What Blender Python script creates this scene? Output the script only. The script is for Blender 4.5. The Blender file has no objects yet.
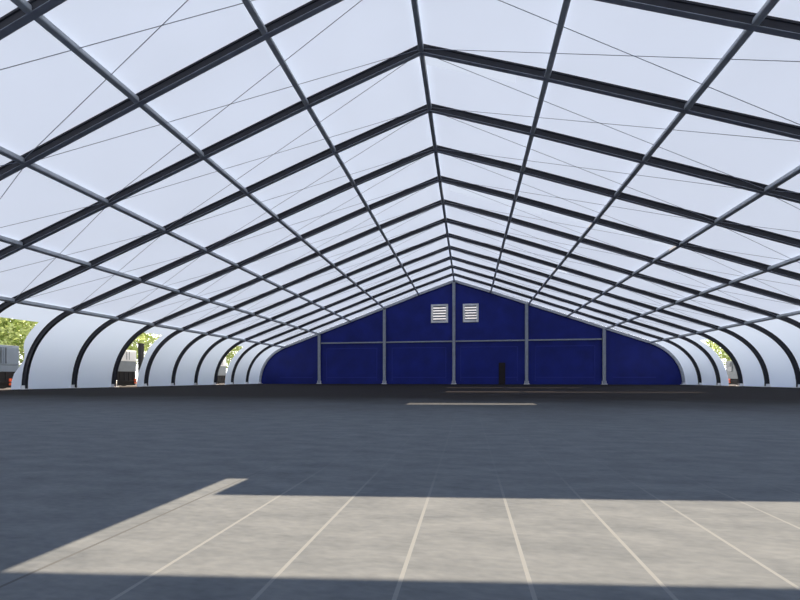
import bpy, bmesh, math, random
from mathutils import Vector, Matrix
random.seed(7)
S = bpy.context.scene
C = S.collection

# ------------------------------------------------------------------ camera, world, sun, exposure
B = 4.0                                   # bay length in metres
FRAME0 = 3.5609 * B
CAM = Vector((0.5163 * B, 0.0, 0.2047 * B))
cam_data = bpy.data.cameras.new('camera')
cam_data.sensor_fit = 'HORIZONTAL'
cam_data.sensor_width = 36.0
cam_data.lens = 409.6 / 800 * 36.0
cam_data.shift_y = (378.68 - 300) / 800
cam_data.clip_start = 0.05
cam_data.clip_end = 600
cam = bpy.data.objects.new('camera', cam_data)
C.objects.link(cam)
cam.location = CAM
cam.rotation_euler = (math.pi / 2, 0, 0.1647)
S.camera = cam

SUN = Vector((0.0, 0.36, 1.0))           # direction to the sun, per metre of height
sun_data = bpy.data.lights.new('sun', 'SUN')
sun_data.energy = 10.4
sun_data.angle = math.radians(0.15)
sun_data.color = (1.0, 0.785, 0.56)
sun = bpy.data.objects.new('sun', sun_data)
C.objects.link(sun)
sun.location = (30, 30, 60)
sun.rotation_euler = SUN.to_track_quat('Z', 'Y').to_euler()

world = bpy.data.worlds.new('world')
S.world = world
world.use_nodes = True
bg = world.node_tree.nodes['Background']
wn, wl = world.node_tree.nodes, world.node_tree.links
w_tc = wn.new('ShaderNodeTexCoord')
w_sp = wn.new('ShaderNodeSeparateXYZ')
w_rp = wn.new('ShaderNodeValToRGB')       # bright white haze low down, pale blue higher up
w_rp.color_ramp.interpolation = 'EASE'
w_rp.color_ramp.elements[0].position = 0.06
w_rp.color_ramp.elements[0].color = (1.0, 1.0, 1.0, 1)
w_rp.color_ramp.elements[1].position = 0.27
w_rp.color_ramp.elements[1].color = (0.161, 0.176, 0.207, 1)
wl.new(w_tc.outputs['Generated'], w_sp.inputs[0])
wl.new(w_sp.outputs[2], w_rp.inputs['Fac'])
wl.new(w_rp.outputs['Color'], bg.inputs[0])
bg.inputs[1].default_value = 4.2

S.view_settings.view_transform = 'Standard'
S.view_settings.look = 'None'
S.view_settings.exposure = 0.0
S.view_settings.gamma = 1.0
S.view_settings.use_curve_mapping = False
S.cycles.max_bounces = 12
S.cycles.diffuse_bounces = 8
S.cycles.transmission_bounces = 8


# ------------------------------------------------------------------ helpers
def mat(name, col, rough=0.6, metal=0.0, noise=0.0, nscale=4.0, spec=0.3, bump=0.0):
    m = bpy.data.materials.new(name)
    m.use_nodes = True
    nt = m.node_tree
    p = nt.nodes['Principled BSDF']
    p.inputs['Base Color'].default_value = (*col, 1)
    p.inputs['Roughness'].default_value = rough
    p.inputs['Metallic'].default_value = metal
    p.inputs['Specular IOR Level'].default_value = spec
    if noise or bump:
        tc = nt.nodes.new('ShaderNodeTexCoord')
        n = nt.nodes.new('ShaderNodeTexNoise')
        n.inputs['Scale'].default_value = nscale
        n.inputs['Detail'].default_value = 5
        nt.links.new(tc.outputs['Object'], n.inputs['Vector'])
        if noise:
            r = nt.nodes.new('ShaderNodeValToRGB')
            r.color_ramp.elements[0].position = 0.3
            r.color_ramp.elements[1].position = 0.7
            r.color_ramp.elements[0].color = (*[c * (1 - noise) for c in col], 1)
            r.color_ramp.elements[1].color = (*[min(1, c * (1 + noise)) for c in col], 1)
            nt.links.new(n.outputs['Fac'], r.inputs['Fac'])
            nt.links.new(r.outputs['Color'], p.inputs['Base Color'])
        if bump:
            b = nt.nodes.new('ShaderNodeBump')
            b.inputs['Strength'].default_value = bump
            b.inputs['Distance'].default_value = 0.05
            nt.links.new(n.outputs['Fac'], b.inputs['Height'])
            nt.links.new(b.outputs['Normal'], p.inputs['Normal'])
    return m


def fabric_mat(name, trans, refl):
    """Coated cloth: scatters part of the light back and lets part through."""
    m = bpy.data.materials.new(name)
    m.use_nodes = True
    nt = m.node_tree
    nt.nodes.clear()
    out = nt.nodes.new('ShaderNodeOutputMaterial')
    add = nt.nodes.new('ShaderNodeAddShader')
    t = nt.nodes.new('ShaderNodeBsdfTranslucent')
    d = nt.nodes.new('ShaderNodeBsdfDiffuse')
    tc = nt.nodes.new('ShaderNodeTexCoord')
    n = nt.nodes.new('ShaderNodeTexNoise')
    n.inputs['Scale'].default_value = 0.35
    n.inputs['Detail'].default_value = 4
    mx = nt.nodes.new('ShaderNodeMix')
    mx.data_type = 'RGBA'
    mx.inputs[6].default_value = (*[c * 0.95 for c in trans], 1)
    mx.inputs[7].default_value = (*[c * 1.05 for c in trans], 1)
    nt.links.new(tc.outputs['Object'], n.inputs['Vector'])
    nt.links.new(n.outputs['Fac'], mx.inputs[0])
    nt.links.new(mx.outputs[2], t.inputs['Color'])
    d.inputs['Color'].default_value = (*refl, 1)
    nt.links.new(t.outputs[0], add.inputs[0])
    nt.links.new(d.outputs[0], add.inputs[1])
    nt.links.new(add.outputs[0], out.inputs['Surface'])
    return m


def obj(name, bm, m=None, parent=None, smooth=False):
    me = bpy.data.meshes.new(name)
    bmesh.ops.recalc_face_normals(bm, faces=bm.faces[:])
    bm.to_mesh(me)
    bm.free()
    if smooth:
        for p in me.polygons:
            p.use_smooth = True
    o = bpy.data.objects.new(name, me)
    C.objects.link(o)
    if m:
        me.materials.append(m)
    if parent:
        o.parent = parent
    return o


def tag(o, label, cat, group=None):
    o['label'] = label
    o['category'] = cat
    if group:
        o['group'] = group
    return o


def thing(name, label, cat, loc=(0, 0, 0), rz=0.0, group=None):
    o = bpy.data.objects.new(name, None)
    o.empty_display_size = 0.3
    C.objects.link(o)
    o.location = loc
    o.rotation_euler = (0, 0, rz)
    return tag(o, label, cat, group)


def struct(name, bm, m, parent=None, smooth=False):
    o = obj(name, bm, m, parent, smooth)
    if not parent:
        o['kind'] = 'structure'
    return o


def box(bm, x0, x1, y0, y1, z0, z1, bevel=0.0):
    vs = [bm.verts.new(v) for v in [(x0, y0, z0), (x1, y0, z0), (x1, y1, z0), (x0, y1, z0),
                                    (x0, y0, z1), (x1, y0, z1), (x1, y1, z1), (x0, y1, z1)]]
    fs = [bm.faces.new([vs[i] for i in q]) for q in
          [(3, 2, 1, 0), (4, 5, 6, 7), (0, 1, 5, 4), (1, 2, 6, 5), (2, 3, 7, 6), (3, 0, 4, 7)]]
    if bevel:
        es = list({e for f in fs for e in f.edges})
        bmesh.ops.bevel(bm, geom=es, offset=bevel, segments=2, affect='EDGES', profile=0.5)
    return bm


def cyl(bm, a, b, r, n=10, r2=None):
    a, b = Vector(a), Vector(b)
    d = (b - a)
    q = d.to_track_quat('Z', 'Y').to_matrix().to_4x4()
    M = Matrix.Translation((a + b) / 2) @ q
    bmesh.ops.create_cone(bm, cap_ends=True, segments=n, radius1=r, radius2=r if r2 is None else r2,
                          depth=d.length, matrix=M)
    return bm


def sweep_xz(bm, path, prof, y, start=None, end=None):
    """Sweep a (y, normal-offset) section along a path in the XZ plane at a given Y."""
    pts = [Vector((p[0], p[1])) for p in path]
    rings = []
    for i, p in enumerate(pts):
        if i == 0:
            t = pts[1] - p
        elif i == len(pts) - 1:
            t = p - pts[i - 1]
        else:
            t = (pts[i + 1] - p).normalized() + (p - pts[i - 1]).normalized()
        t.normalize()
        n = Vector((-t.y, t.x))
        if i == 0 and start is not None:
            n = start
        if i == len(pts) - 1 and end is not None:
            n = end
        rings.append([bm.verts.new((p.x + n.x * w, y + v, p.y + n.y * w)) for v, w in prof])
    k = len(prof)
    for a, b in zip(rings, rings[1:]):
        for j in range(k):
            bm.faces.new((a[j], a[(j + 1) % k], b[(j + 1) % k], b[j]))
    bm.faces.new(rings[0])
    bm.faces.new(list(reversed(rings[-1])))
    return bm


ORD = ['', 'first', 'second', 'third', 'fourth', 'fifth', 'sixth', 'seventh', 'eighth', 'ninth', 'tenth',
       'eleventh', 'twelfth', 'thirteenth', 'fourteenth', 'fifteenth', 'sixteenth']


def Yf(i):
    return FRAME0 + i * B


# ------------------------------------------------------------------ materials
M = {}
M['fabric'] = fabric_mat('white_tent_fabric', (0.157, 0.200, 0.284), (0.58, 0.62, 0.66))
M['side'] = fabric_mat('white_side_curtain', (0.178, 0.228, 0.315), (0.62, 0.65, 0.69))
M['blue'] = mat('blue_tarpaulin', (0.010, 0.020, 0.20), 0.5, 0, 0.18, 0.5, 0.25, 0.3)
M['seam'] = mat('blue_seam', (0.024, 0.038, 0.28), 0.5, 0, 0, 1, 0.25)
M['rafter'] = mat('dark_aluminium', (0.024, 0.025, 0.033), 0.6, 0.0, 0.15, 3, 0.3)
M['flange'] = mat('bare_aluminium_flange', (0.34, 0.36, 0.41), 0.5, 0.0, 0.1, 3, 0.4)
M['purlin'] = mat('grey_aluminium', (0.46, 0.49, 0.52), 0.5, 0.0, 0.12, 3, 0.4)
M['gpost'] = mat('galvanised_post', (0.32, 0.35, 0.40), 0.5, 0.0, 0.1, 3, 0.4)
M['plate'] = mat('pale_steel_plate', (0.82, 0.82, 0.83), 0.5, 0.0, 0.1, 8, 0.4)
M['cable'] = mat('steel_cable', (0.30, 0.32, 0.38), 0.5, 0.0, 0, 1, 0.4)
M['archpale'] = mat('pale_aluminium', (0.40, 0.42, 0.46), 0.5, 0, 0.1, 3, 0.4)
M['louvre_cloth'] = fabric_mat('white_louvre_cloth', (0.34, 0.36, 0.40), (0.55, 0.55, 0.56))
M['louvre'] = mat('white_louvre', (0.80, 0.80, 0.80), 0.5, 0, 0.06, 3)
M['louvre_gap'] = mat('louvre_backing', (0.22, 0.23, 0.27), 0.6, 0, 0.1, 3)
M['door'] = mat('dark_brown_door', (0.018, 0.013, 0.014), 0.6, 0, 0.2, 3)
M['black'] = mat('black_steel', (0.015, 0.015, 0.017), 0.6, 0, 0.2, 5)
M['tyre'] = mat('tyre_rubber', (0.012, 0.012, 0.013), 0.9, 0, 0.2, 9)
M['white'] = mat('white_paint', (0.93, 0.93, 0.92), 0.4, 0, 0.04, 2)
M['grey'] = mat('grey_paint', (0.25, 0.28, 0.30), 0.5, 0, 0.08, 2)
M['bluegrey'] = mat('blue_grey_paint', (0.20, 0.25, 0.31), 0.5, 0, 0.08, 1)
M['red'] = mat('red_light_lens', (0.90, 0.13, 0.04), 0.25, 0, 0.05, 6, 0.5)
M['glass'] = mat('dark_glass', (0.02, 0.03, 0.04), 0.1, 0, 0.05, 2, 0.6)
M['bark'] = mat('tree_bark', (0.08, 0.06, 0.04), 0.9, 0, 0.3, 6)
M['leaf'] = mat('green_leaves', (0.50, 0.60, 0.22), 0.6, 0, 0.25, 1.2)
M['lane'] = mat('shade_toned_asphalt_lane', (0.11, 0.11, 0.115), 0.9, 0, 0.15, 0.5)  # dark tone stands in for the shade beneath the trucks
M['ground'] = mat('pale_concrete_yard', (0.50, 0.50, 0.48), 0.9, 0, 0.1, 0.3)


def floor_mat():
    m = bpy.data.materials.new('paved_floor')
    m.use_nodes = True
    nt = m.node_tree
    N, L = nt.nodes, nt.links
    p = N['Principled BSDF']
    p.inputs['Roughness'].default_value = 0.85
    p.inputs['Specular IOR Level'].default_value = 0.05
    tc = N.new('ShaderNodeTexCoord')
    sp = N.new('ShaderNodeSeparateXYZ')
    L.new(tc.outputs['Object'], sp.inputs[0])

    def math_(op, a, b=None, c=None):
        n = N.new('ShaderNodeMath')
        n.operation = op
        for k, v in enumerate((a, b, c)):
            if v is None:
                continue
            if isinstance(v, (int, float)):
                n.inputs[k].default_value = v
            else:
                L.new(v, n.inputs[k])
        return n.outputs[0]

    def noise(scale, vec, detail=5):
        n = N.new('ShaderNodeTexNoise')
        n.inputs['Scale'].default_value = scale
        n.inputs['Detail'].default_value = detail
        L.new(vec, n.inputs['Vector'])
        return n.outputs['Fac']

    def mixc(f, a, b):
        n = N.new('ShaderNodeMix')
        n.data_type = 'RGBA'
        for k, v in ((0, f), (6, a), (7, b)):
            if isinstance(v, tuple):
                n.inputs[k].default_value = (*v, 1)
            elif isinstance(v, (int, float)):
                n.inputs[k].default_value = v
            else:
                L.new(v, n.inputs[k])
        return n.outputs[2]

    mp = N.new('ShaderNodeMapping')
    mp.inputs['Scale'].default_value = (1.0, 2.4, 1.0)
    mp.inputs['Rotation'].default_value = (0, 0, math.radians(6))
    L.new(tc.outputs['Object'], mp.inputs['Vector'])
    n1 = noise(2.2, mp.outputs[0], 8)
    n2 = noise(14.0, mp.outputs[0], 6)
    n3 = noise(0.35, tc.outputs['Object'], 4)
    t = math_('ADD', math_('MULTIPLY', n1, 0.6), math_('MULTIPLY', n2, 0.4))
    r = N.new('ShaderNodeValToRGB')
    r.color_ramp.elements[0].position = 0.32
    r.color_ramp.elements[0].color = (0.098, 0.114, 0.132, 1)
    r.color_ramp.elements[1].position = 0.68
    r.color_ramp.elements[1].color = (0.160, 0.181, 0.200, 1)
    L.new(t, r.inputs['Fac'])
    # joints running down the hall every 0.515 m
    u = math_('DIVIDE', math_('SUBTRACT', sp.outputs[0], 1.28), 0.515)
    fr = math_('ABSOLUTE', math_('SUBTRACT', math_('FRACT', math_('ADD', u, 0.5)), 0.5))
    jm = math_('LESS_THAN', fr, 0.018)
    jm = math_('MULTIPLY', jm, math_('GREATER_THAN', sp.outputs[0], 0.0))
    side = math_('LESS_THAN', sp.outputs[0], 0.5)        # leftmost joint is open and dark
    jc = mixc(side, (0.186, 0.207, 0.222), (0.09, 0.10, 0.11))
    fd = N.new('ShaderNodeMapRange')                     # joints painted fainter where the floor lies in shade
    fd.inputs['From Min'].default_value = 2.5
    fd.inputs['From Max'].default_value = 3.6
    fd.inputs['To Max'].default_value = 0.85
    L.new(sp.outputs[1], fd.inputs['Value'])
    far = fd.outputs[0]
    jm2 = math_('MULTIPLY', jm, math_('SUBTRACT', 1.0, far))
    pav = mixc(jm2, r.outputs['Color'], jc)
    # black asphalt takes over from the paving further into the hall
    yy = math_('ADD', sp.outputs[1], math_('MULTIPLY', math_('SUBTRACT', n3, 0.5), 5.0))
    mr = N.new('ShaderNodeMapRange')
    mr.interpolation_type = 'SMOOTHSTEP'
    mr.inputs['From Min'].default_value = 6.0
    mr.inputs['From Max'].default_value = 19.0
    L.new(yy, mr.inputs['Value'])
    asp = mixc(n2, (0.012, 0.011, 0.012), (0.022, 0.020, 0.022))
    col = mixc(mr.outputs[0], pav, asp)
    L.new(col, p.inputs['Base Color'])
    b = N.new('ShaderNodeBump')
    b.inputs['Strength'].default_value = 0.25
    b.inputs['Distance'].default_value = 0.02
    L.new(t, b.inputs['Height'])
    L.new(b.outputs['Normal'], p.inputs['Normal'])
    return m


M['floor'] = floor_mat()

# ------------------------------------------------------------------ tent section (measured at purlin centres)
PX = [0.0, 1.349 * B, 2.694 * B, 4.035 * B, 5.342 * B, 6.777 * B]
PZ = [3.883 * B, 3.425 * B, 2.942 * B, 2.46 * B, 1.989 * B, 1.476 * B]
FOOT = 31.42
slope = (PZ[5] - PZ[0]) / PX[5]


def roof_z(x):
    x = abs(x)
    for a in range(5):
        if x <= PX[a + 1]:
            t = (x - PX[a]) / (PX[a + 1] - PX[a])
            return PZ[a] + t * (PZ[a + 1] - PZ[a])
    return PZ[5]


def bez(p0, p1, p2, p3, t):
    return tuple((1 - t) ** 3 * a + 3 * (1 - t) ** 2 * t * b + 3 * (1 - t) * t * t * c + t ** 3 * d
                 for a, b, c, d in zip(p0, p1, p2, p3))


NC = 16
CURVE = [bez((PX[5], PZ[5]), (PX[5] + 2.25, PZ[5] + 2.25 * slope * 1.05), (FOOT - 0.02, 3.2), (FOOT, 0.0), k / NC)
         for k in range(NC + 1)]
OFF = 0.24                                # fabric lies this far above the frame line


def offset_curve(pts, d):
    out = []
    for i, p in enumerate(pts):
        a = Vector(pts[max(i - 1, 0)])
        b = Vector(pts[min(i + 1, len(pts) - 1)])
        t = (b - a).normalized()
        n = Vector((-t.y, t.x))
        out.append((p[0] + n.x * d, p[1] + n.y * d))
    out[-1] = (pts[-1][0] + d, pts[-1][1])
    return out


SKIN = offset_curve(CURVE, OFF)
FIRST, LAST, BACK = -2, 12, -6            # frames built; fabric runs on behind the camera to BACK

# ------------------------------------------------------------------ structure: floor, yard, fabric shell
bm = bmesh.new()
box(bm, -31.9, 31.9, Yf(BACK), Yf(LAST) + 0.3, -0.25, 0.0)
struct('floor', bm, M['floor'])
bm = bmesh.new()
box(bm, -140, 140, -80, 200, -0.6, -0.26)
box(bm, -140, -56, -80, 200, -0.26, -0.02)
box(bm, 56, 140, -80, 200, -0.26, -0.02)
struct('ground', bm, M['ground'])
bm = bmesh.new()
box(bm, -56, -31.92, -80, 200, -0.26, -0.02)
box(bm, 31.92, 56, -80, 200, -0.26, -0.02)
struct('ground_lane', bm, M['lane'])

# gaps added in the roof skin, shaped to throw sun on the floor: (y0, y1, x0, x1) on the right slope
SLITS = [(7.11, 8.28, 0.10, 9.5),
         (8.28, 8.75, 0.10, 0.29),
         (Yf(1) + 0.10, Yf(1) + 1.15, 0.10, 4.2),
         (Yf(4) + 0.10, Yf(4) + 2.1, 0.7, 7.5),
         (Yf(4) + 0.10, Yf(4) + 1.4, 7.5, 16.3),
         (Yf(7) + 0.10, Yf(7) + 1.7, 0.15, 12.0)]
bm = bmesh.new()
for sd in (-1, 1):
    for i in range(BACK, LAST):
        ya, yb = Yf(i), Yf(i + 1)
        ys = {ya, yb}
        xs = set(PX)
        xs = set(PX) | {SKIN[0][0]}
        xs.discard(PX[5])
        for s in SLITS:
            if sd == 1 and s[0] < yb and s[1] > ya:
                ys |= {min(max(s[0], ya), yb), min(max(s[1], ya), yb)}
                xs |= {s[2], s[3]}
        ys, xs = sorted(ys), sorted(xs)
        for y0, y1 in zip(ys, ys[1:]):
            for x0, x1 in zip(xs, xs[1:]):
                ym, xm = (y0 + y1) / 2, (x0 + x1) / 2
                if sd == 1 and any(s[0] < ym < s[1] and s[2] < xm < s[3] for s in SLITS):
                    continue
                z0 = roof_z(x0) + OFF * 1.06
                z1 = SKIN[0][1] if x1 >= SKIN[0][0] - 1e-4 else roof_z(x1) + OFF * 1.06
                bm.faces.new([bm.verts.new(v) for v in ((sd * x0, y0, z0), (sd * x1, y0, z1), (sd * x1, y1, z1), (sd * x0, y1, z0))])
bmesh.ops.remove_doubles(bm, verts=bm.verts[:], dist=1e-4)
struct('ceiling', bm, M['fabric'])


def wall(name, sd, openings):
    """Curved side fabric; openings: bay -> function giving the free edge of the drawn-back cloth at a height."""
    bm = bmesh.new()
    for i in range(BACK, LAST):
        ya, yb = Yf(i), Yf(i + 1)
        for (xa, za), (xb, zb) in zip(SKIN, SKIN[1:]):
            y0a = y0b = ya
            if i in openings and za <= openings[i][0] + 0.01:
                y0a, y0b = openings[i][1](za), openings[i][1](zb)
            n = 6
            for k in range(n):
                q = []
                for (x, z, y0, f) in ((xa, za, y0a, k / n), (xa, za, y0a, (k + 1) / n), (xb, zb, y0b, (k + 1) / n), (xb, zb, y0b, k / n)):
                    q.append(bm.verts.new((sd * x, y0 + (yb - y0) * f, z)))
                bm.faces.new(q)
    bmesh.ops.remove_doubles(bm, verts=bm.verts[:], dist=1e-4)
    return struct(name, bm, M['side'], smooth=True)


def free_edge(ybase, flare, ytop):
    def f(z):
        t = z / 5.4
        return ybase + (ytop - ybase) * t ** 2 + flare * math.exp(-((z - 2.3) / 0.9) ** 2)
    return f


wall('wall_left', -1, {2: (5.2, free_edge(25.45, 0.6, 25.5)), 5: (5.35, free_edge(37.25, 0.15, 37.4)),
                       9: (5.35, free_edge(52.75, 0.05, 52.9))})
wall('wall_right', 1, {9: (5.35, free_edge(52.7, 0.05, 53.0))})


def gable(name, y, holes=()):
    bm = bmesh.new()
    prof = [(-x, z) for x, z in reversed(SKIN)] + [(-PX[k], PZ[k] + OFF) for k in (4, 3, 2, 1)] + [(0, PZ[0] + OFF)] + \
           [(PX[k], PZ[k] + OFF) for k in (1, 2, 3, 4)] + list(SKIN)
    for h in holes:
        for x in h[:2]:
            for k in range(len(prof) - 1):
                (xa, za), (xb, zb) = prof[k], prof[k + 1]
                if xa + 1e-4 < x < xb - 1e-4:
                    prof.insert(k + 1, (x, za + (zb - za) * (x - xa) / (xb - xa)))
                    break
    for (xa, za), (xb, zb) in zip(prof, prof[1:]):
        if xb - xa < 1e-4:
            continue
        h = [h for h in holes if h[0] < (xa + xb) / 2 < h[1]]
        if h:
            h = h[0]
            bm.faces.new([bm.verts.new(v) for v in ((xa, y, 0), (xb, y, 0), (xb, y, h[2]), (xa, y, h[2]))])
            bm.faces.new([bm.verts.new(v) for v in ((xa, y, h[3]), (xb, y, h[3]), (xb, y, zb), (xa, y, za))])
            continue
        vs = [(xa, y, 0), (xb, y, 0), (xb, y, zb), (xa, y, za)]
        if za < 1e-3:
            vs = [(xa, y, 0), (xb, y, 0), (xb, y, zb)]
        if zb < 1e-3:
            vs = [(xa, y, 0), (xb, y, 0), (xa, y, za)]
        bm.faces.new([bm.verts.new(v) for v in vs])
    bmesh.ops.remove_doubles(bm, verts=bm.verts[:], dist=1e-4)
    return struct(name, bm, M['blue'])


YW = Yf(LAST) + 0.17
VENTS = ((-3.5, -0.93, 9.3, 12.1), (1.3, 3.6, 9.28, 12.04))
back = gable('wall_back', YW, [(a + 0.1, b - 0.1, c + 0.1, d - 0.1) for a, b, c, d in VENTS])
gable('wall_front', Yf(BACK))
# stitched panel seams on the blue end wall
bm = bmesh.new()
for x0, x1 in ((-20.2, -11.9), (-9.6, -1.2), (0.9, 9.3), (11.7, 20.0)):
    for a, b in ((x0, x0 + 0.12), (x1 - 0.12, x1)):
        box(bm, a, b, YW - 0.03, YW - 0.005, 0.5, 5.6)
    box(bm, x0, x1, YW - 0.03, YW - 0.005, 0.95, 1.08)
    box(bm, x0, x1, YW - 0.03, YW - 0.005, 5.5, 5.62)
for x0, x1 in ((-28.0, -22.5), (22.4, 28.0)):
    box(bm, x0, x1, YW - 0.03, YW - 0.005, 0.95, 1.08)
struct('seam', bm, M['seam'], back)

# louvred vents high on the end wall and the dark doorway
for n, (x0, x1, z0, z1) in enumerate(VENTS, 1):
    bm = bmesh.new()
    bm.faces.new([bm.verts.new(v) for v in ((x0 + 0.1, YW - 0.03, z0 + 0.1), (x1 - 0.1, YW - 0.03, z0 + 0.1),
                                            (x1 - 0.1, YW - 0.03, z1 - 0.1), (x0 + 0.1, YW - 0.03, z1 - 0.1))])
    w = struct('window_%d' % n, bm, M['louvre_cloth'])
    bm = bmesh.new()
    for a in ((x0, x0 + 0.3, z0, z1), (x1 - 0.3, x1, z0, z1), (x0 + 0.3, x1 - 0.3, z0, z0 + 0.28), (x0 + 0.3, x1 - 0.3, z1 - 0.28, z1)):
        box(bm, a[0], a[1], YW - 0.22, YW - 0.02, a[2], a[3], 0.02)
    struct('frame', bm, M['louvre'], w)
    bm = bmesh.new()
    m_ = 6
    for k in range(m_):
        zc = z0 + 0.45 + k * (z1 - z0 - 0.75) / (m_ - 1) - 0.05
        vs = [bm.verts.new(v) for v in ((x0 + 0.3, YW - 0.20, zc - 0.05), (x1 - 0.3, YW - 0.20, zc - 0.13),
                                        (x1 - 0.3, YW - 0.10, zc + 0.13), (x0 + 0.3, YW - 0.10, zc + 0.13),
                                        (x0 + 0.3, YW - 0.17, zc - 0.14), (x1 - 0.3, YW - 0.17, zc - 0.14),
                                        (x1 - 0.3, YW - 0.07, zc + 0.12), (x0 + 0.3, YW - 0.07, zc + 0.12))]
        for q in ((0, 1, 2, 3), (7, 6, 5, 4), (0, 4, 5, 1), (3, 2, 6, 7), (0, 3, 7, 4), (1, 5, 6, 2)):
            bm.faces.new([vs[j] for j in q])
    struct('louvre_slats', bm, M['louvre_gap'], w)
bm = bmesh.new()
box(bm, 6.55, 7.5, YW - 0.10, YW - 0.02, 0.0, 3.2, 0.02)
box(bm, 6.68, 7.37, YW - 0.13, YW - 0.10, 0.15, 1.5, 0.015)
box(bm, 6.68, 7.37, YW - 0.13, YW - 0.10, 1.65, 3.05, 0.015)
d = struct('door_1', bm, M['door'])
bm = bmesh.new()
cyl(bm, (7.3, YW - 0.2, 1.35), (7.3, YW - 0.2, 1.75), 0.02, 8)
cyl(bm, (7.3, YW - 0.2, 1.40), (7.3, YW - 0.13, 1.40), 0.015, 8)
cyl(bm, (7.3, YW - 0.2, 1.70), (7.3, YW - 0.13, 1.70), 0.015, 8)
struct('door_handle', bm, M['black'], d)

# ------------------------------------------------------------------ arch frames
W2, DN, UP = 0.10, -0.13, 0.21
SECT = [(-W2, DN), (W2, DN), (W2, DN + 0.07), (W2 - 0.03, DN + 0.09), (W2 - 0.03, UP - 0.09), (W2, UP - 0.07), (W2, UP),
        (-W2, UP), (-W2, UP - 0.07), (-W2 + 0.03, UP - 0.09), (-W2 + 0.03, DN + 0.09), (-W2, DN + 0.07)]


def mirror(bm):
    bmesh.ops.scale(bm, vec=(-1, 1, 1), verts=bm.verts[:])
    return bm


def rafter_bm():
    path = [(PX[k], PZ[k]) for k in range(6)]
    return sweep_xz(bmesh.new(), path, SECT, 0.0, start=Vector((0, 1.06)))


def flange_bm():
    path = [(PX[k], PZ[k]) for k in range(6)]
    return sweep_xz(bmesh.new(), path, [(-W2, DN - 0.02), (W2, DN - 0.02), (W2, DN - 0.001), (-W2, DN - 0.001)], 0.0, start=Vector((0, 1.06)))


def post_bm():
    bm = bmesh.new()
    return sweep_xz(bm, CURVE, SECT, 0.0, end=Vector((1, 0)))


def plate_bm():
    bm = bmesh.new()
    box(bm, FOOT - 0.32, FOOT + 0.42, -0.3, 0.3, 0.0, 0.05, 0.01)
    for sx in (-0.24, 0.34):
        for sy in (-0.22, 0.22):
            cyl(bm, (FOOT + sx, sy, 0.05), (FOOT + sx, sy, 0.11), 0.035, 6)
    for sy in (-0.13, 0.13):
        box(bm, FOOT - 0.15, FOOT + 0.25, sy - 0.015, sy + 0.015, 0.05, 0.30)
    return bm


def plate_ridge():
    bm = bmesh.new()
    z = PZ[0]
    vs = [(-0.5, z - 0.5 * -slope - 0.12), (0, z - 0.13), (0.5, z + 0.5 * slope - 0.12), (0.5, z + 0.5 * slope + 0.12), (0, z + 0.16), (-0.5, z + 0.5 * slope + 0.12)]
    vs[0] = (-0.5, z + 0.5 * slope - 0.12)
    a = [bm.verts.new((x, -0.1, zz)) for x, zz in vs]
    b = [bm.verts.new((x, 0.1, zz)) for x, zz in vs]
    bm.faces.new(a)
    bm.faces.new(list(reversed(b)))
    for k in range(6):
        bm.faces.new((a[k], b[k], b[(k + 1) % 6], a[(k + 1) % 6]))
    return bm


def frame_label(i):
    n = LAST - i + 1
    if n == 1:
        return 'pale grey arched tent frame standing against the blue end wall'
    return 'dark arched tent frame, %s counted out from the blue end wall' % ORD[n]


def make_frame(m):
    t = thing('arch_frame', '', 'frame')
    ra2 = [obj('rafter', rafter_bm(), m, t), obj('rafter', mirror(rafter_bm()), m, t)]
    for ra, b in zip(ra2, (flange_bm(), mirror(flange_bm()))):
        obj('lower_flange', b, M['flange'], ra)
    obj('curved_post', post_bm(), m, t)
    obj('curved_post', mirror(post_bm()), m, t)
    obj('base_plate', plate_bm(), M['plate'], t)
    obj('base_plate', mirror(plate_bm()), M['plate'], t)
    obj('ridge_joint', plate_ridge(), m, t)
    return t


def dup(root):
    r = root.copy()
    C.objects.link(r)
    for ch in list(root.children):
        c = ch.copy()
        C.objects.link(c)
        c.parent = r
        for g in list(ch.children):
            e = g.copy()
            C.objects.link(e)
            e.parent = c
    return r


end_frame = make_frame(M['archpale'])
fr0 = make_frame(M['rafter'])
for i in range(LAST, FIRST - 1, -1):
    o = end_frame if i == LAST else fr0 if i == LAST - 1 else dup(fr0)
    o.location = (0, Yf(i), 0)
    tag(o, frame_label(i), 'frame', 'arched frames of the tent')

# ------------------------------------------------------------------ purlins, one run each from the front bays to the end wall
def purlin(k, sd):
    x, z = sd * PX[k], PZ[k]
    a = math.atan(slope) * (1 if k else 0) * sd
    bm = bmesh.new()
    w, h = 0.115, 0.115
    c = 0.03
    sec = [(-w + c, -h - 0.02), (w - c, -h - 0.02), (w, -h - 0.02 + c), (w, h - c), (w - c, h), (-w + c, h), (-w, h - c), (-w, -h - 0.02 + c)]
    ya, yb = Yf(FIRST) - 0.2, Yf(LAST) - 0.1
    ra = []
    for y in (ya, yb):
        ra.append([bm.verts.new((x + u * math.cos(a) - v * math.sin(a), y, z + u * math.sin(a) + v * math.cos(a))) for u, v in sec])
    for j in range(8):
        bm.faces.new((ra[0][j], ra[0][(j + 1) % 8], ra[1][(j + 1) % 8], ra[1][j]))
    bm.faces.new(ra[0])
    bm.faces.new(list(reversed(ra[1])))
    if k == 0:
        o = obj('ridge_purlin', bm, M['purlin'])
        return tag(o, 'long grey purlin running along the ridge of the tent roof', 'purlin', 'purlins along the tent roof')
    side = 'left' if sd < 0 else 'right'
    o = obj('purlin', bm, M['purlin'])
    lab = 'long grey purlin on the %s roof slope, %s below the ridge' % (side, ORD[k])
    if k == 5:
        lab = 'long grey purlin at the top of the curved %s side wall' % side
    return tag(o, lab, 'purlin', 'purlins along the tent roof')


purlin(0, 1)
for k in range(1, 6):
    purlin(k, -1)
    purlin(k, 1)

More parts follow.
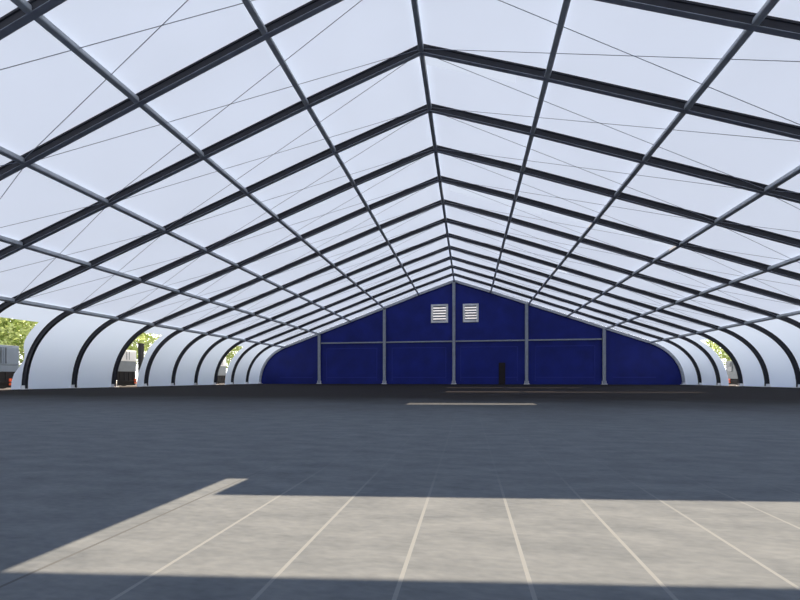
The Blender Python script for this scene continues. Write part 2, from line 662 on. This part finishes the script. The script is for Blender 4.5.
# ------------------------------------------------------------------ bracing cables, crossed pairs between neighbouring frames
def cable(i0, k0, i1, k1, sd):
    a = Vector((sd * PX[k0], Yf(i0) + (0.09 if i1 > i0 else -0.09), PZ[k0] - 0.02))
    b = Vector((sd * PX[k1], Yf(i1) - (0.09 if i1 > i0 else -0.09), PZ[k1] - 0.02))
    bm = cyl(bmesh.new(), a, b, 0.012, 6)
    o = obj('bracing_cable', bm, M['cable'])
    bay = LAST - min(i0, i1)
    side = 'left' if sd < 0 else 'right'
    end = 'near' if i0 < i1 else 'far'
    where = 'upper' if k0 == 0 else 'lower'
    tag(o, 'thin cable, %s %s slope, %s bay from blue wall, high at its %s end' % (where, side, ORD[bay], end), 'cable',
        'bracing cables under the roof')


for i in range(FIRST + 1, LAST):
    for sd in (-1, 1):
        for k0, k1 in ((0, 3), (3, 5)):
            cable(i, k0, i + 1, k1, sd)
            cable(i + 1, k0, i, k1, sd)

# ------------------------------------------------------------------ gable posts and rail on the end wall
GP = [-21.3, -10.72, -0.05, 10.51, 21.14]
NAMES = ['far left grey post on the blue end wall, under the low roof', 'grey post left of centre on the blue end wall',
         'tall grey centre post on the blue end wall below the ridge', 'grey post right of centre on the blue end wall',
         'far right grey post on the blue end wall, under the low roof']
for x, lab in zip(GP, NAMES):
    t = thing('gable_post', lab, 'post', (x, YW - 0.22, 0), 0, 'posts of the blue end wall')
    bm = bmesh.new()
    top = roof_z(x) - 0.16
    box(bm, -0.22, 0.22, -0.12, 0.12, 0.06, top, 0.03)
    obj('shaft', bm, M['gpost'], t)
    bm = bmesh.new()
    box(bm, -0.4, 0.4, -0.3, 0.17, 0.0, 0.06, 0.01)
    for sx in (-0.3, 0.3):
        cyl(bm, (sx, -0.2, 0.06), (sx, -0.2, 0.13), 0.04, 6)
    for sx in (-0.26, 0.26):
        box(bm, sx - 0.02, sx + 0.02, -0.1, 0.1, 0.06, 0.5)
    obj('base_plate', bm, M['plate'], t)
RL = ['left pair', 'pair left of centre', 'pair right of centre', 'right pair']
for k in range(4):
    bm = bmesh.new()
    box(bm, GP[k] + 0.22, GP[k + 1] - 0.22, YW - 0.20, YW - 0.08, 6.36, 6.56, 0.02)
    o = obj('gable_rail', bm, M['gpost'])
    tag(o, 'thin grey rail across blue end wall between the %s of posts' % RL[k], 'rail', 'rails of the blue end wall')

# ------------------------------------------------------------------ lorries parked outside the openings
def truck(loc, rz, label, up, low, split, zb, zt, lamps, dark_window=False):
    """Built with its rear face towards local -X."""
    t = thing('box_truck', label, 'truck', loc, rz, 'trucks parked outside the tent')
    bm = bmesh.new()
    box(bm, 0.0, 5.6, -1.25, 1.25, split, zt, 0.04)
    obj('cargo_box', bm, up, t)
    bm = bmesh.new()
    box(bm, -0.02, 5.6, -1.22, 1.22, zb, split, 0.03)
    obj('lower_body', bm, low, t)
    for sy in (-1, 1):
        bm = bmesh.new()
        box(bm, -0.06, -0.001, min(sy * 0.02, sy * 1.17), max(sy * 0.02, sy * 1.17), split + 0.1, zt - 0.15, 0.015)
        dd = obj('rear_door', bm, up, t)
        bm = bmesh.new()
        cyl(bm, (-0.10, sy * 0.18, split + 0.15), (-0.10, sy * 0.18, zt - 0.2), 0.02, 6)
        obj('lock_rod', bm, M['black'], dd)
    bm = bmesh.new()
    box(bm, 0.1, 7.4, -0.55, 0.55, 0.65, zb + 0.02, 0.02)
    box(bm, -0.05, 0.12, -1.2, 1.2, 0.42, 0.62, 0.02)
    for sy in (-0.9, -0.3, 0.3, 0.9):
        box(bm, 0.02, 0.10, sy - 0.06, sy + 0.06, 0.6, zb)
    box(bm, 0.06, 0.16, -1.2, 1.2, 0.08, zb, 0.02)      # black sheet added to stand in for shade under the truck
    obj('chassis', bm, M['black'], t)
    for x in (1.4, 6.6):
        for sy in (-1, 1):
            bm = bmesh.new()
            cyl(bm, (x, sy * 0.85, 0.5), (x, sy * 1.17, 0.5), 0.5, 24)
            wh = obj('wheel', bm, M['tyre'], t)
            bm = bmesh.new()
            cyl(bm, (x, sy * 1.16, 0.5), (x, sy * 1.20, 0.5), 0.27, 16)
            obj('hub', bm, M['grey'], wh)
    for sy in lamps:
        bm = bmesh.new()
        box(bm, -0.12, -0.03, sy - 0.17, sy + 0.17, 0.58, 0.82, 0.02)
        box(bm, -0.12, -0.03, sy - 0.17, sy + 0.17, 0.28, 0.48, 0.02)
        obj('tail_light', bm, M['red'], t)
    bm = bmesh.new()
    ct = min(zt, 2.7)
    pr = [(5.75, 0.6), (7.7, 0.6), (7.75, 1.4), (7.35, ct), (5.75, ct)]
    a = [bm.verts.new((x, -1.15, z)) for x, z in pr]
    b = [bm.verts.new((x, 1.15, z)) for x, z in pr]
    bm.faces.new(a)
    bm.faces.new(list(reversed(b)))
    for k in range(5):
        bm.faces.new((a[k], b[k], b[(k + 1) % 5], a[(k + 1) % 5]))
    cab = obj('cab', bm, M['white'], t)
    bm = bmesh.new()
    for sy in (-1.16, 1.16):
        vs = [(6.2, 1.5), (7.45, 1.5), (7.2, ct - 0.2), (6.2, ct - 0.2)]
        q = [bm.verts.new((x, sy, z)) for x, z in vs]
        r = [bm.verts.new((x, sy * 0.99, z)) for x, z in vs]
        bm.faces.new(q)
        bm.faces.new(list(reversed(r)))
        for k in range(4):
            bm.faces.new((q[k], r[k], r[(k + 1) % 4], q[(k + 1) % 4]))
    obj('side_window', bm, M['glass'], cab)
    if dark_window:
        bm = bmesh.new()
        box(bm, -0.09, -0.02, -0.1, 0.8, zb + 0.9, zb + 1.6, 0.02)
        obj('rear_window', bm, M['glass'], t)
    return t


truck((-35.0, 27.35, 0), math.pi, 'blue-grey box truck outside the left opening nearest the camera', M['bluegrey'], M['bluegrey'], 1.9, 1.38, 3.55, (-0.6,))
truck((-35.0, 39.62, 0), math.pi, 'white and grey box truck outside the middle opening in left wall', M['white'], M['grey'], 2.75, 1.6, 4.0, (-1.04,))
truck((-35.0, 57.1, 0), math.pi, 'white box truck outside the left opening closest to blue end wall', M['white'], M['grey'], 2.75, 1.3, 4.2, (-1.0,))
truck((35.0, 58.0, 0), 0, 'grey truck with dark rear window outside the right wall opening', M['grey'], M['grey'], 2.2, 0.8, 3.1, (0.4,), True)

t = thing('utility_post', 'black square post standing outside the middle opening in left wall', 'post', (-33.4, 39.75, 0))
bm = bmesh.new()
box(bm, -0.2, 0.2, -0.22, 0.22, 0.0, 4.6, 0.03)
obj('shaft', bm, M['black'], t)
bm = bmesh.new()
box(bm, -0.3, 0.3, -0.32, 0.32, 4.6, 4.7, 0.02)
obj('cap', bm, M['black'], t)

# ------------------------------------------------------------------ trees beyond the yard
def tree(loc, h, r, label, seed):
    rnd = random.Random(seed)
    t = thing('tree', label, 'tree', loc, 0, 'trees outside the tent')
    bm = bmesh.new()
    cyl(bm, (0, 0, 0), (0.1, 0.1, h * 0.55), 0.28, 10, 0.16)
    for k in range(6):
        a = k * 1.05 + rnd.random()
        z = h * (0.3 + 0.05 * k)
        cyl(bm, (0.05, 0.05, z), (math.cos(a) * r * 0.6, math.sin(a) * r * 0.6, z + h * 0.22), 0.09, 6, 0.03)
    obj('trunk', bm, M['bark'], t)
    bm = bmesh.new()
    blobs = []
    for k in range(40):
        a, e = rnd.random() * 6.283, rnd.random()
        zz = h * (0.30 + 0.62 * e)
        rr = r * math.sqrt(max(0.05, 1 - ((e - 0.4) / 0.7) ** 2)) * math.sqrt(rnd.random()) * 0.85
        blobs.append((Vector((math.cos(a) * rr, math.sin(a) * rr, zz)), r * (0.24 + 0.16 * rnd.random())))
    for c, br in blobs:
        for k in range(230):
            v = Vector((rnd.gauss(0, 1), rnd.gauss(0, 1), rnd.gauss(0, 1))).normalized()
            p = c + v * br * (0.65 + 0.4 * rnd.random())
            n = (v + Vector((rnd.gauss(0, .5), rnd.gauss(0, .5), rnd.gauss(0, .5) + 0.4))).normalized()
            u = n.orthogonal().normalized()
            u.rotate(Matrix.Rotation(rnd.random() * 6.28, 3, n))
            w = n.cross(u)
            s = 0.12 + 0.10 * rnd.random()
            q = [p + u * s * 1.5, p + w * s * 0.7 + n * 0.03, p - u * s * 1.3, p - w * s * 0.7 + n * 0.03]
            bm.faces.new([bm.verts.new(x) for x in q])
    me = obj('crown', bm, M['leaf'], t)
    return t


tree((-47, 36.0, 0), 12.0, 6.0, 'leafy green tree seen through the left opening nearest the camera', 1)
tree((-47, 52.0, 0), 12.0, 6.0, 'leafy green tree behind the white truck at middle left opening', 2)
tree((-47, 76.0, 0), 12.0, 6.0, 'leafy green tree beyond left opening closest to blue end wall', 3)
tree((49, 80.0, 0), 12.0, 6.0, 'leafy green tree beyond the opening in the right wall', 4)
